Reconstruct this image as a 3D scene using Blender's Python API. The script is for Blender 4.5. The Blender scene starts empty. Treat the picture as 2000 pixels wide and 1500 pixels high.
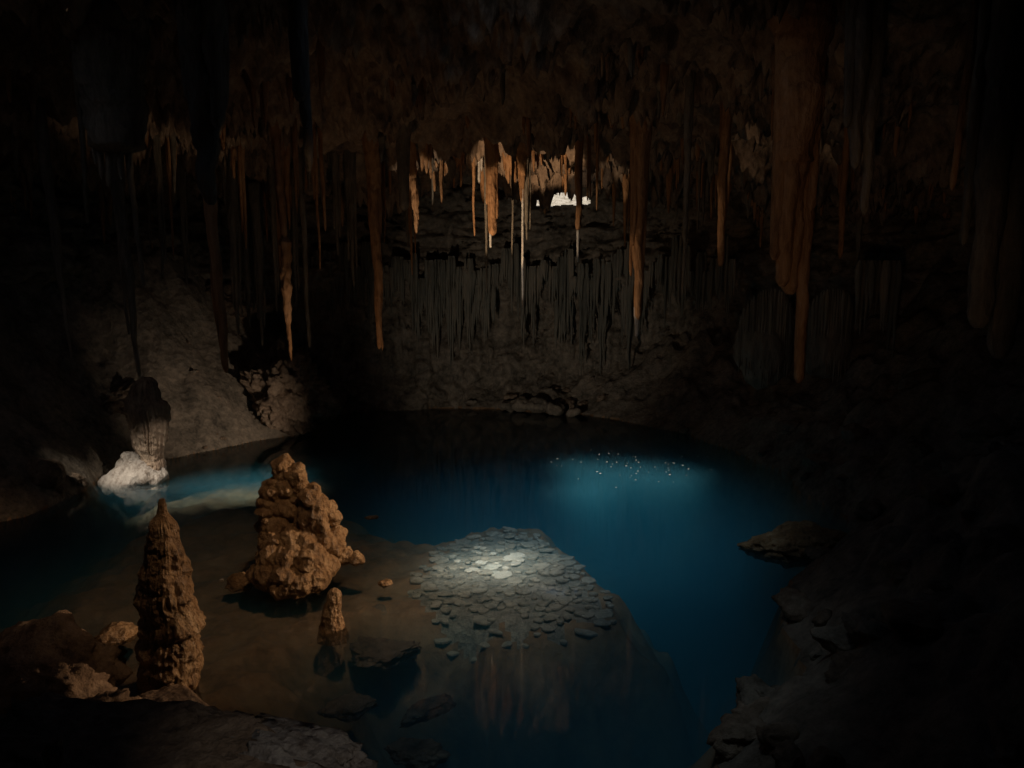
import bpy, math, random
import numpy as np
from mathutils import Vector

S = bpy.context.scene
R = math.radians
# ------------------------------------------------------------------ camera
CH, PITCH, F = 6.0, R(8.0), 1511.0
CA, SA = math.cos(PITCH), math.sin(PITCH)
cd = bpy.data.cameras.new("camera")
cam = bpy.data.objects.new("camera", cd)
S.collection.objects.link(cam)
cam.location = (0, 0, CH)
cam.rotation_euler = (R(90) - PITCH, 0, 0)
cd.sensor_width = 36.0
cd.lens = 36.0 * F / 2000.0
cd.clip_start = 0.1
cd.clip_end = 400
S.camera = cam

# ------------------------------------------------------------------ world and sun
SUN = Vector((-0.20, -0.74, 0.86)).normalized()      # from the ground towards the sun
W = bpy.data.worlds.new("World")
S.world = W
W.use_nodes = True
nt = W.node_tree
nt.nodes.clear()
sky = nt.nodes.new("ShaderNodeTexSky")
sky.sky_type = 'NISHITA'
sky.sun_disc = False
sky.sun_elevation = math.asin(SUN.z)
sky.sun_rotation = math.atan2(SUN.x, SUN.y)
bg = nt.nodes.new("ShaderNodeBackground")
bg.inputs[1].default_value = 0.08
wo = nt.nodes.new("ShaderNodeOutputWorld")
nt.links.new(sky.outputs[0], bg.inputs[0])
nt.links.new(bg.outputs[0], wo.inputs[0])

def aim(o, d):
    o.rotation_euler = Vector(d).to_track_quat('-Z', 'Y').to_euler()

sl = bpy.data.lights.new("sun", 'SUN')
sl.energy = 4.6
sl.angle = R(4.5)
sl.color = (1.0, 0.89, 0.75)
so = bpy.data.objects.new("sun", sl)
S.collection.objects.link(so)
so.location = (10, -20, 40)
aim(so, -SUN)

def spot(name, loc, target, power, color, cone, blend=1.0, radius=0.1):
    l = bpy.data.lights.new(name, 'SPOT')
    l.energy = power
    l.color = color
    l.spot_size = R(cone)
    l.spot_blend = blend
    l.shadow_soft_size = radius
    o = bpy.data.objects.new(name, l)
    S.collection.objects.link(o)
    o.location = loc
    aim(o, Vector(target) - Vector(loc))
    return o

def ray(px, py):
    u = (px - 1000.0) / F
    v = (750.0 - py) / F
    return np.array([u, CA + v * SA, -SA + v * CA])

def G(px, py, z=0.0):               # the place seen there at height z
    r = ray(px, py)
    t = (z - CH) / r[2]
    return np.array([0, 0, CH]) + r * t

def P(px, py, Y):                   # the place seen there at distance Y
    r = ray(px, py)
    return np.array([0, 0, CH]) + r * (Y / r[1])

# unseen spot lights, added to stand in for show-cave floodlights and skylight
WARM = (1.0, 0.64, 0.38)
COOL = (0.68, 0.87, 1.0)
FILL_LOC = (G(726, 1010)[0], G(726, 1010)[1] + 0.35, 0.25)          # where several added spots sit, behind the oval stone in the pool
spot("fill_ceiling", FILL_LOC, (0.5, 27, 10.6), 185, WARM, 126, 1.0, 0.12)
spot("fill_rocks", (10.2, 14.4, 5.6), G(630, 1100, 0.8), 6200, WARM, 36, 1.0, 0.10)
spot("fill_shallows", (-0.6, 8.4, 11.6), G(470, 1140, 0.0), 950, (1.0, 0.62, 0.34), 44, 1.0, 0.3)
spot("fill_wall", FILL_LOC, (1.0, 36, 3.6), 850, (1.0, 0.90, 0.76), 56, 1.0, 0.15)
spot("fill_bank", (-5.5, 22.8, 0.6), P(385, 800, 28), 430, (1.0, 0.80, 0.62), 62, 1.0, 0.1)
spot("fill_column", (-6.5, 19.5, 3.4), P(300, 890, 22.2), 220, (1.0, 0.84, 0.68), 22, 0.8, 0.05)
spot("fill_fringe", FILL_LOC, P(975, 425, 25.6), 4800, (1.0, 0.70, 0.44), 17, 0.25, 0.04)
spot("fill_fringe", FILL_LOC, P(1243, 540, 22.5), 650, (1.0, 0.72, 0.48), 13, 0.4, 0.04)
spot("fill_fringe", FILL_LOC, P(812, 425, 25.5), 2600, (1.0, 0.80, 0.6), 10, 0.4, 0.04)
spot("fill_fringe", FILL_LOC, P(1022, 545, 25.0), 900, (1.0, 0.84, 0.68), 7, 0.5, 0.04)
spot("fill_fringe", FILL_LOC, P(1130, 450, 25.5), 1500, (1.0, 0.76, 0.52), 7, 0.5, 0.04)
spot("fill_mound", (-1.0, 8.5, 11.6), G(930, 1120), 1500, (1.0, 0.76, 0.52), 26, 1.0, 0.3)
spot("fill_fringe", FILL_LOC, P(530, 640, 21.0), 330, (1.0, 0.72, 0.48), 22, 0.6, 0.04)
spot("fill_tall_mass", (1.0, 3.0, 4.0), P(1545, 480, 17), 260, WARM, 40, 1.0, 0.1)
spot("fill_near", (0.3, 7.5, 11.6), (1.6, 12.5, -2), 480, COOL, 44, 1.0, 0.8)  # added cool spot under the roof, in place of skylight on the near water
spot("fill_ledge", (1.5, 3.0, 6.6), G(600, 1480, 1.4), 190, (1.0, 0.9, 0.8), 24, 1.0, 0.1)
spot("fill_pool", (2.2, 12.5, 11.4), (1.9, 20.0, -1.5), 2200, COOL, 52, 1.0, 0.8)  # unseen cool spot added to make the pool glow

S.view_settings.view_transform = 'Standard'
S.view_settings.look = 'None'
S.view_settings.exposure = 0.0
S.view_settings.gamma = 1.0
cy = S.cycles
cy.use_denoising = True
cy.max_bounces = 6
cy.diffuse_bounces = 2
cy.glossy_bounces = 3
cy.transparent_max_bounces = 12
cy.volume_bounces = 1
cy.sample_clamp_indirect = 3.0
cy.caustics_reflective = False
cy.caustics_refractive = False

# ------------------------------------------------------------------ noise
def _hash(ix, iy, iz, seed):
    h = (ix * 374761393 + iy * 668265263 + iz * 2147483647 + seed * 974711) & 0xFFFFFFFF
    h = ((h ^ (h >> 13)) * 1274126177) & 0xFFFFFFFF
    h = ((h ^ (h >> 16)) * 2246822519) & 0xFFFFFFFF
    return (h ^ (h >> 15)) & 0xFFFFFFFF

def noise(p, seed=0):
    """smooth noise in about -1..1 at points p (n,3)"""
    p = np.asarray(p, float)
    i = np.floor(p).astype(np.int64)
    f = p - i
    u = f * f * f * (f * (f * 6 - 15) + 10)
    out = 0
    for dx in (0, 1):
        wx = u[:, 0] if dx else 1 - u[:, 0]
        for dy in (0, 1):
            wy = u[:, 1] if dy else 1 - u[:, 1]
            for dz in (0, 1):
                wz = u[:, 2] if dz else 1 - u[:, 2]
                h = _hash(i[:, 0] + dx, i[:, 1] + dy, i[:, 2] + dz, seed)
                a = ((h & 1023) / 511.5 - 1)
                b = (((h >> 10) & 1023) / 511.5 - 1)
                c = (((h >> 20) & 1023) / 511.5 - 1)
                out = out + wx * wy * wz * (a * (f[:, 0] - dx) + b * (f[:, 1] - dy) + c * (f[:, 2] - dz))
    return out * 1.5

def fbm(p, octaves=4, seed=0, gain=0.5):
    p = np.asarray(p, float)
    s, a = 0, 1.0
    for k in range(octaves):
        s = s + a * noise(p * (2.03 ** k) + k * 17.3, seed + k)
        a *= gain
    return s

def ridged(p, octaves=3, seed=0, gain=0.5):
    p = np.asarray(p, float)
    s, a = 0, 1.0
    for k in range(octaves):
        s = s + a * (1 - 2.2 * np.abs(noise(p * (2.07 ** k) + k * 9.1, seed + k)))
        a *= gain
    return s

def cells(p, seed=0):
    """distance to the nearest and second nearest cell centre, and cell value"""
    p = np.asarray(p, float)
    i = np.floor(p).astype(np.int64)
    d1 = np.full(len(p), 9.0); d2 = np.full(len(p), 9.0); val = np.zeros(len(p))
    for dx in (-1, 0, 1):
        for dy in (-1, 0, 1):
            for dz in (-1, 0, 1):
                c = i + np.array([dx, dy, dz])
                h = _hash(c[:, 0], c[:, 1], c[:, 2], seed)
                q = c + np.stack([(h & 1023) / 1023., ((h >> 10) & 1023) / 1023., ((h >> 20) & 1023) / 1023.], 1)
                d = np.sqrt(((p - q) ** 2).sum(1))
                v = ((h >> 5) & 1023) / 1023.
                m = d < d1
                d2 = np.where(m, d1, np.minimum(d2, d))
                val = np.where(m, v, val)
                d1 = np.where(m, d, d1)
    return d1, d2, val

def smooth(a, b, x):
    t = np.clip((x - a) / (b - a), 0, 1)
    return t * t * (3 - 2 * t)

# ------------------------------------------------------------------ materials
def rock_mat(name, cols, scale=1.0, bump=0.4, rough=0.85, streak=1.0, fine=28.0, spec=0.25):
    """limestone: three tones mixed by cloudy noise (streak < 1 draws them out vertically) and fine bumps"""
    m = bpy.data.materials.new(name)
    m.use_nodes = True
    n = m.node_tree
    n.nodes.clear()
    N = n.nodes.new
    out = N("ShaderNodeOutputMaterial")
    b = N("ShaderNodeBsdfPrincipled")
    b.inputs["Roughness"].default_value = rough
    b.inputs["Specular IOR Level"].default_value = spec
    geo = N("ShaderNodeNewGeometry")
    mp = N("ShaderNodeMapping")
    mp.inputs["Scale"].default_value = (scale, scale, scale * streak)
    n.links.new(geo.outputs["Position"], mp.inputs[0])
    n1 = N("ShaderNodeTexNoise"); n1.inputs["Scale"].default_value = 1.3; n1.inputs["Detail"].default_value = 8; n1.inputs["Roughness"].default_value = 0.62
    n2 = N("ShaderNodeTexNoise"); n2.inputs["Scale"].default_value = 6.5; n2.inputs["Detail"].default_value = 6; n2.inputs["Roughness"].default_value = 0.7
    for q in (n1, n2):
        n.links.new(mp.outputs[0], q.inputs["Vector"])
    cr = N("ShaderNodeValToRGB")
    e = cr.color_ramp.elements
    e[0].position = 0.36; e[0].color = (*cols[0], 1)
    e[1].position = 0.66; e[1].color = (*cols[2], 1)
    x = e.new(0.5); x.color = (*cols[1], 1)
    mixv = N("ShaderNodeMath"); mixv.operation = 'MULTIPLY_ADD'
    mixv.inputs[1].default_value = 0.45
    sc = N("ShaderNodeMath"); sc.operation = 'MULTIPLY'; sc.inputs[1].default_value = 0.55
    n.links.new(n1.outputs["Fac"], sc.inputs[0])
    n.links.new(n2.outputs["Fac"], mixv.inputs[0])
    n.links.new(sc.outputs[0], mixv.inputs[2])
    n.links.new(mixv.outputs[0], cr.inputs[0])
    n.links.new(cr.outputs[0], b.inputs["Base Color"])
    n3 = N("ShaderNodeTexNoise"); n3.inputs["Scale"].default_value = fine; n3.inputs["Detail"].default_value = 5
    n3.inputs["Roughness"].default_value = 0.65
    mp2 = N("ShaderNodeMapping"); mp2.inputs["Scale"].default_value = (1, 1, 0.35 + 0.65 * streak)
    n.links.new(geo.outputs["Position"], mp2.inputs[0])
    n.links.new(mp2.outputs[0], n3.inputs["Vector"])
    vo = N("ShaderNodeTexVoronoi"); vo.inputs["Scale"].default_value = fine * 0.35
    n.links.new(mp2.outputs[0], vo.inputs["Vector"])
    ad = N("ShaderNodeMath"); ad.operation = 'ADD'
    n.links.new(n3.outputs["Fac"], ad.inputs[0]); n.links.new(vo.outputs["Distance"], ad.inputs[1])
    bp = N("ShaderNodeBump"); bp.inputs["Strength"].default_value = bump; bp.inputs["Distance"].default_value = 0.06
    n.links.new(ad.outputs[0], bp.inputs["Height"])
    n.links.new(bp.outputs[0], b.inputs["Normal"])
    n.links.new(b.outputs[0], out.inputs[0])
    return m

M_CEIL = rock_mat("ceiling_limestone", ((0.07, 0.05, 0.037), (0.25, 0.175, 0.12), (0.44, 0.32, 0.22)), 0.8, 0.8, 0.9, 0.6, 14)
M_WALL = rock_mat("wall_limestone", ((0.07, 0.062, 0.05), (0.23, 0.19, 0.145), (0.40, 0.32, 0.24)), 0.9, 1.0, 0.9, 0.9, 10)
M_CURT = rock_mat("curtain_limestone", ((0.08, 0.08, 0.068), (0.19, 0.175, 0.14), (0.34, 0.27, 0.20)), 1.0, 0.6, 0.85, 0.12, 16)
M_STAL = rock_mat("stalactite_calcite", ((0.16, 0.08, 0.035), (0.42, 0.22, 0.10), (0.58, 0.35, 0.19)), 1.5, 0.7, 0.75, 0.15, 26)
M_STALG = rock_mat("grey_stalactite_calcite", ((0.09, 0.08, 0.06), (0.20, 0.17, 0.13), (0.34, 0.28, 0.21)), 1.5, 0.7, 0.8, 0.15, 26)
M_PALE = rock_mat("pale_calcite", ((0.42, 0.38, 0.33), (0.58, 0.54, 0.48), (0.72, 0.68, 0.62)), 2.0, 0.5, 0.6, 0.4, 26)
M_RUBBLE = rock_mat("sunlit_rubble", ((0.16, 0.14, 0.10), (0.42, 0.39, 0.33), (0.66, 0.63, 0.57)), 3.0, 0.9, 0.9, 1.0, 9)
M_MITE = rock_mat("stalagmite_calcite", ((0.07, 0.042, 0.02), (0.27, 0.165, 0.078), (0.50, 0.36, 0.21)), 1.5, 1.0, 0.4, 0.6, 30, 0.6)
M_BOULD = rock_mat("boulder_limestone", ((0.10, 0.07, 0.05), (0.25, 0.18, 0.125), (0.42, 0.32, 0.23)), 1.2, 0.9, 0.9, 1.0, 16)
M_FOOT = rock_mat("white_footed_calcite", ((0.12, 0.09, 0.065), (0.36, 0.32, 0.28), (0.50, 0.46, 0.41)), 2.2, 1.0, 0.6, 0.4, 18, 0.4)
M_BED = rock_mat("pool_bed", ((0.15, 0.085, 0.045), (0.30, 0.18, 0.10), (0.42, 0.28, 0.17)), 0.6, 0.6, 0.95, 1.0, 9)
M_SLAB = rock_mat("slab_limestone", ((0.20, 0.175, 0.14), (0.38, 0.34, 0.28), (0.54, 0.49, 0.42)), 1.9, 0.5, 0.9, 1.0, 20)
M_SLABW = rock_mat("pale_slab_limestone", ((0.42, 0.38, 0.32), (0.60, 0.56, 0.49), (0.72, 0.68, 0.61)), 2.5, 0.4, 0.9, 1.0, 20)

def water_mat():
    m = bpy.data.materials.new("pool_water")
    m.use_nodes = True
    n = m.node_tree
    n.nodes.clear()
    N = n.nodes.new
    out = N("ShaderNodeOutputMaterial")
    tr = N("ShaderNodeBsdfTransparent")
    gl = N("ShaderNodeBsdfGlossy"); gl.inputs["Roughness"].default_value = 0.045
    fr = N("ShaderNodeFresnel"); fr.inputs["IOR"].default_value = 1.333
    mx = N("ShaderNodeMixShader")
    n.links.new(fr.outputs[0], mx.inputs[0]); n.links.new(tr.outputs[0], mx.inputs[1]); n.links.new(gl.outputs[0], mx.inputs[2])
    n.links.new(mx.outputs[0], out.inputs["Surface"])
    ab = N("ShaderNodeVolumeAbsorption"); ab.inputs["Color"].default_value = (0.04, 0.62, 0.80, 1); ab.inputs["Density"].default_value = 0.30
    vs = N("ShaderNodeVolumeScatter"); vs.inputs["Color"].default_value = (0.15, 0.60, 0.84, 1); vs.inputs["Density"].default_value = 0.19
    ad = N("ShaderNodeAddShader")
    n.links.new(ab.outputs[0], ad.inputs[0]); n.links.new(vs.outputs[0], ad.inputs[1])
    n.links.new(ad.outputs[0], out.inputs["Volume"])
    return m

# ------------------------------------------------------------------ mesh helpers
def mesh_obj(name, verts, faces, mat, parent=None, smooth_=True, link=True):
    me = bpy.data.meshes.new(name)
    v = np.asarray(verts, np.float32)
    f = np.asarray(faces, np.int32)
    me.vertices.add(len(v)); me.vertices.foreach_set("co", v.ravel())
    k = f.shape[1]
    me.loops.add(f.size); me.loops.foreach_set("vertex_index", f.ravel())
    me.polygons.add(len(f))
    me.polygons.foreach_set("loop_start", np.arange(0, f.size, k, dtype=np.int32))
    me.polygons.foreach_set("loop_total", np.full(len(f), k, np.int32))
    me.polygons.foreach_set("use_smooth", np.full(len(f), bool(smooth_)))
    me.update(calc_edges=True)
    me.validate()
    me.materials.append(mat)
    o = bpy.data.objects.new(name, me)
    if link:
        S.collection.objects.link(o)
    if parent:
        o.parent = parent
    return o

def tag(o, label, cat, group=None, kind=None):
    o["label"] = label
    o["category"] = cat
    if group: o["group"] = group
    if kind: o["kind"] = kind
    return o

def struct(o):
    o["kind"] = "structure"
    return o

def grid_faces(nu, nv, wrap=False):
    i = np.arange(nu - 1)[:, None]
    m = nv if wrap else nv - 1
    j = np.arange(m)[None, :]
    a = i * nv + j
    b = i * nv + (j + 1) % nv
    c = (i + 1) * nv + (j + 1) % nv
    d = (i + 1) * nv + j
    return np.stack([a, b, c, d], -1).reshape(-1, 4)

def merge(parts):
    vs, fs, o = [], [], 0
    for v, f in parts:
        vs.append(v); fs.append(f + o); o += len(v)
    return np.concatenate(vs), np.concatenate(fs)

def tube(path, rad, sides=14, flute=0.0, lump=0.1, seed=0, lfreq=2.0, squash=1.0, cap=True):
    """closed tapering tube along path (n,3) with radii rad (n), lumps and vertical flutes"""
    path = np.asarray(path, float); rad = np.asarray(rad, float)
    n = len(path)
    th = np.linspace(0, 2 * math.pi, sides, endpoint=False)
    T, K = np.meshgrid(th, np.arange(n))
    r = rad[K.astype(int)]
    x = np.cos(T); y = np.sin(T)
    zc = path[K.astype(int), 2]
    q = np.stack([x * 1.6, y * 1.6, zc * lfreq], -1).reshape(-1, 3)
    rr = 1 + lump * fbm(q, 3, seed).reshape(T.shape)
    if flute:
        q2 = np.stack([x * 4.0, y * 4.0, zc * 0.25], -1).reshape(-1, 3)
        rr += flute * ridged(q2, 2, seed + 31).reshape(T.shape)
    r = r * np.clip(rr, 0.25, 3)
    v = np.stack([path[K.astype(int), 0] + x * r, path[K.astype(int), 1] + y * r * squash, zc], -1).reshape(-1, 3)
    f = grid_faces(n, sides, True)
    if cap:
        a = len(v)
        v = np.concatenate([v, path[:1], path[-1:]])
        j = np.arange(sides)
        f = np.concatenate([f, np.stack([np.full(sides, a), j, (j + 1) % sides, (j + 1) % sides], 1)[:, :4],
                            np.stack([np.full(sides, a + 1), (n - 1) * sides + (j + 1) % sides, (n - 1) * sides + j, (n - 1) * sides + j], 1)])
    return v, f

def tri_fix(v, f):
    """quads with a doubled corner become triangles: return everything as triangles"""
    q = f
    t1 = q[:, [0, 1, 2]]; t2 = q[:, [0, 2, 3]]
    t = np.concatenate([t1, t2])
    ok = (t[:, 0] != t[:, 1]) & (t[:, 1] != t[:, 2]) & (t[:, 0] != t[:, 2])
    return v, t[ok]

def strand(x, y, ztop, length, r0, r1, seed, lump=0.18, flute=0.06, lean=(0, 0), knob=0.0, sides=14, bell=1.6, step=0.05):
    n = int(max(14, min(110, length / step)))
    t = np.linspace(0, 1, n)
    rs = r1 + (r0 - r1) * (1 - t) ** 0.9
    rs = rs * (1 + (bell - 1) * np.exp(-t * length / (r0 * 4 + 0.05)))       # widens into the ceiling
    rs[:4] *= np.array([0.3, 0.6, 0.82, 0.95])
    rs[-3:] *= np.array([0.9, 0.7, 0.38])
    if knob:
        rs = rs * (1 + knob * noise(np.stack([t * length * 3.2, t * 0, t * 0 + seed], 1), seed))
    wob = 0.25 * r0 + 0.02
    px = x + lean[0] * t + wob * noise(np.stack([t * length * 0.9, t * 0 + 3.1, t * 0 + seed * 1.7], 1), seed)
    py = y + lean[1] * t + wob * noise(np.stack([t * length * 0.9, t * 0 + 8.4, t * 0 + seed * 1.7], 1), seed + 5)
    return tube(np.stack([px, py, ztop - t * length], 1), rs, sides, flute, lump, seed, 3.0)

_ico = {}
def ico(sub):
    if sub in _ico: return _ico[sub]
    import bmesh
    bm = bmesh.new()
    bmesh.ops.create_icosphere(bm, subdivisions=sub, radius=1.0)
    v = np.array([q.co[:] for q in bm.verts]); f = np.array([[q.index for q in p.verts] for p in bm.faces])
    bm.free()
    _ico[sub] = (v, f)
    return v, f

def rock_geo(size, seed, sub=4, cuts=9, rough=0.12, lump=0.25, freq=1.4):
    """a boulder: a ball chopped by random planes, then lumped and roughened"""
    v, f = ico(sub)
    v = v.copy()
    rg = np.random.RandomState(seed)
    for _ in range(cuts):
        nn = rg.normal(size=3); nn /= np.linalg.norm(nn)
        d = rg.uniform(0.55, 0.92)
        s = v @ nn - d
        v -= np.where(s > 0, s, 0)[:, None] * nn[None] * 0.93
    r = 1 + lump * fbm(v * freq + seed * 3.7, 2, seed) + rough * fbm(v * freq * 4 + seed, 4, seed + 9, 0.6)
    v *= r[:, None]
    return v * np.asarray(size)[None], f

def rotz(v, a):
    c, s = math.cos(a), math.sin(a)
    return np.stack([v[:, 0] * c - v[:, 1] * s, v[:, 0] * s + v[:, 1] * c, v[:, 2]], 1)

def rotx(v, a):
    c, s = math.cos(a), math.sin(a)
    return np.stack([v[:, 0], v[:, 1] * c - v[:, 2] * s, v[:, 1] * s + v[:, 2] * c], 1)

def roty(v, a):
    c, s = math.cos(a), math.sin(a)
    return np.stack([v[:, 0] * c + v[:, 2] * s, v[:, 1], -v[:, 0] * s + v[:, 2] * c], 1)

def add_rock(name, label, cat, loc, size, seed, mat, rz=0.0, tx=0.0, ty=0.0, sub=5, group=None, cuts=9, rough=0.12, lump=0.25, freq=1.4):
    v, f = rock_geo(size, seed, sub, cuts, rough, lump, freq)
    v = rotz(roty(rotx(v, tx), ty), rz)
    o = mesh_obj(name, v, f, mat)
    o.location = loc
    tag(o, label, cat, group)
    return o

def blobs_mesh(name, blobs, voxel, mat, disp, seed, freq=3.0, drip=0.0, parent=None, pits=0.0):
    """balls fused into one skin, then roughened"""
    parts = []
    bv, bf = ico(3)
    for i, (c, r) in enumerate(blobs):
        r3 = np.asarray(r if hasattr(r, "__len__") else (r, r, r), float)
        d = 1 + 0.16 * fbm(bv * 1.5 + i * 5.3, 2, seed + i)
        parts.append((bv * d[:, None] * r3 + np.asarray(c), bf))
    v, f = merge(parts)
    o = mesh_obj(name + "_source", v, f, mat)
    md = o.modifiers.new("fuse", 'REMESH'); md.mode = 'VOXEL'; md.voxel_size = voxel
    ms = o.modifiers.new("relax", 'SMOOTH'); ms.iterations = 2; ms.factor = 0.5
    dg = bpy.context.evaluated_depsgraph_get()
    me = bpy.data.meshes.new_from_object(o.evaluated_get(dg))
    old = o.data
    bpy.data.objects.remove(o); bpy.data.meshes.remove(old)
    n = len(me.vertices)
    co = np.empty(n * 3, np.float32); me.vertices.foreach_get("co", co); co = co.reshape(-1, 3).astype(float)
    no = np.empty(n * 3, np.float32); me.vertex_normals.foreach_get("vector", no); no = no.reshape(-1, 3).astype(float)
    d = disp * (0.7 * fbm(co * freq, 4, seed, 0.55) + 0.45 * ridged(co * freq * 0.8 + 4, 2, seed + 3))
    if pits:
        a, b, _ = cells(co * freq * 1.7, seed)
        d += pits * (0.5 - a)
    if drip:
        side = 1 - np.abs(no[:, 2])
        d += drip * side * ridged(co * np.array([14, 14, 0.9]), 2, seed + 8)
    co += no * d[:, None]
    me.vertices.foreach_set("co", co.astype(np.float32).ravel())
    me.polygons.foreach_set("use_smooth", np.ones(len(me.polygons), bool))
    me.update()
    me.name = name
    me.materials.clear(); me.materials.append(mat)
    o = bpy.data.objects.new(name, me)
    S.collection.objects.link(o)
    if parent: o.parent = parent
    return o

# ------------------------------------------------------------------ the pool outline
edge_px = [(60, 1010), (120, 985), (185, 935), (270, 905), (345, 893), (430, 878), (520, 858), (600, 846), (665, 806),
           (760, 800), (850, 797), (930, 800), (1010, 803), (1100, 806), (1200, 820), (1290, 838), (1350, 850), (1450, 885), (1530, 930), (1560, 965),
           (1650, 1010), (1670, 1060), (1590, 1110), (1530, 1170), (1530, 1240), (1560, 1330), (1430, 1380), (1390, 1450), (1400, 1500)]
EDGE = [tuple(G(x, y)[:2]) for x, y in edge_px]
EDGE += [(2.3, 5.5), (0.5, 5.0), (-1.2, 6.6), (-2.2, 7.9), (-4.3, 8.6), (-6.0, 9.0), (-8.5, 9.0), (-12.0, 10.5), (-14.5, 14.0), (-14.0, 17.5)]
EDGE = np.array(EDGE)

def sdist(x, y, poly):
    """signed distance to a polygon, positive inside"""
    n = len(poly)
    d = np.full(x.shape, 1e9); inside = np.zeros(x.shape, bool)
    for i in range(n):
        ax, ay = poly[i]; bx, by = poly[(i + 1) % n]
        ex, ey = bx - ax, by - ay
        t = np.clip(((x - ax) * ex + (y - ay) * ey) / (ex * ex + ey * ey), 0, 1)
        d = np.minimum(d, np.hypot(x - ax - t * ex, y - ay - t * ey))
        c = ((ay > y) != (by > y)) & (x < (bx - ax) * (y - ay) / (by - ay + 1e-12) + ax)
        inside ^= c
    return np.where(inside, d, -d)

def pg(pts, z=-0.4):
    return np.array([G(x, y, z)[:2] for x, y in pts])

SHALLOW = pg([(-60, 1260), (150, 1200), (240, 1100), (330, 1030), (470, 990), (640, 1005), (700, 1050), (780, 1062), (860, 1058), (960, 1032), (1040, 1032),
              (1110, 1095), (1190, 1160), (1195, 1210), (1080, 1220), (940, 1220), (830, 1200), (720, 1180), (620, 1220), (500, 1290), (430, 1400), (420, 1560), (200, 1560), (-60, 1400)])
SHELF = pg([(320, 1040), (322, 900), (345, 880), (520, 850), (610, 860), (640, 930), (600, 1000), (430, 1040)], -0.9)
MOUND = pg([(850, 1075), (900, 1050), (990, 1033), (1050, 1045), (1110, 1095), (1185, 1165), (1190, 1210), (1080, 1222), (940, 1222), (830, 1190), (810, 1130)], -0.3)

def floor_z(x, y):
    p = np.stack([x, y, x * 0], 1)
    wob = 0.5 * fbm(p * 0.45, 3, 71)
    d = sdist(x, y, EDGE) + wob * 0.6
    bed = 0.12 + np.where(d > 0, d, 0) * (0.9 + 1.2 * smooth(24, 30, y) + 2.0 * smooth(1.5, 4, x) * smooth(6, 10, y) + 1.5 * smooth(-9, -11.5, x))
    ds = -sdist(x, y, SHALLOW) + (0.9 - 0.5 * smooth(-1, 1, x)) * wob + 0.25 * noise(p * 1.6, 72)
    co_ = 0.55 - 0.2 * smooth(-6, -9, x) + 0.55 * smooth(-2.8, 0.4, x)
    rag = 0.35 * ridged(p * 0.8, 2, 77) * smooth(0.1, 1.2, ds)
    sh = 0.46 + co_ * np.clip(ds + rag, 0, 9) ** 1.25
    dm = sdist(x, y, MOUND)
    sh -= 0.10 * smooth(-0.6, 0.9, dm)
    dh = -sdist(x, y, SHELF)
    s2 = 0.8 + 0.2 * wob + 0.65 * np.clip(dh, 0, 9)
    deep = 5.6 + 0.5 * wob
    z = -np.minimum(np.minimum(bed, sh), np.minimum(s2, deep))
    z += (0.09 * fbm(p * 1.5, 5, 5, 0.6) + 0.05 * ridged(p * 1.1, 3, 6)) * smooth(-0.1, -0.5, z)
    # banks
    out = np.clip(-d, 0, 40)
    left = smooth(-3.5, -8, x) * smooth(18, 23, y)
    right = smooth(2, 7, x)
    slope = 0.42 + 0.75 * left + 0.32 * right + 0.25 * smooth(-10, -13, x)
    bank = 0.04 + out * slope
    bank = np.where(bank > 6.5, 6.5 + (bank - 6.5) * 0.35, bank)
    rough = 0.30 * fbm(p * 0.9, 5, 12, 0.55) + 0.28 * ridged(p * 0.55, 3, 44)
    smooth_left = left * smooth(29.5, 26.5, y) * smooth(-11.5, -10, x)
    rough = rough * (1 - 0.35 * smooth_left) + 0.05
    if True:
        a, b, vv = cells(np.stack([x * 0.9, y * 0.9, x * 0], 1), 8)
        rough += (0.6 * (vv - 0.3) * smooth(0.0, 0.25, b - a) + 0.15 * (0.6 - a)) * right
        a, b, vv = cells(np.stack([x * 2.3, y * 2.3, x * 0], 1), 81)
        rough += (0.22 * (vv - 0.3) * smooth(0.0, 0.3, b - a)) * (0.35 + 0.65 * right)
    z = np.where(d < 0, bank + rough * smooth(0, 1.0, out) * (0.6 + 0.4 * smooth(0, 4, out)), z)
    return z

gx = np.arange(-24, 24.01, 0.11); gy = np.arange(-5, 42.01, 0.11)
XX, YY = np.meshgrid(gx, gy, indexing='ij')
ZZ = floor_z(XX.ravel(), YY.ravel())
fl = mesh_obj("cave_floor", np.stack([XX.ravel(), YY.ravel(), ZZ], 1), grid_faces(len(gx), len(gy))[:, ::-1], M_BED)
struct(fl)
fl.data.materials.append(M_WALL)
fz = ZZ[grid_faces(len(gx), len(gy))].max(1)
fmid = np.stack([XX.ravel(), YY.ravel()], 1)[grid_faces(len(gx), len(gy))].mean(1)
wobm = noise(np.stack([fmid[:, 0] * .9, fmid[:, 1] * .9, fmid[:, 0] * 0], 1), 19)
on_mound = sdist(fmid[:, 0], fmid[:, 1], MOUND) + 0.4 * noise(np.stack([fmid[:, 0] * 2, fmid[:, 1] * 2, fmid[:, 0] * 0], 1), 18) + 0.35 * wobm > 0.1
M_SCREE = rock_mat('mound_scree', ((0.16, 0.14, 0.11), (0.34, 0.30, 0.25), (0.50, 0.45, 0.38)), 3.5, 1.0, 0.9, 1.0, 17)
fl.data.materials.append(M_SCREE)
fl.data.polygons.foreach_set("material_index", np.where(fz > 0.10, 1, np.where(on_mound, 2, 0)).astype(np.int32))
def floor_at(x, y):
    return float(floor_z(np.array([x]), np.array([y]))[0])

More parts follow.
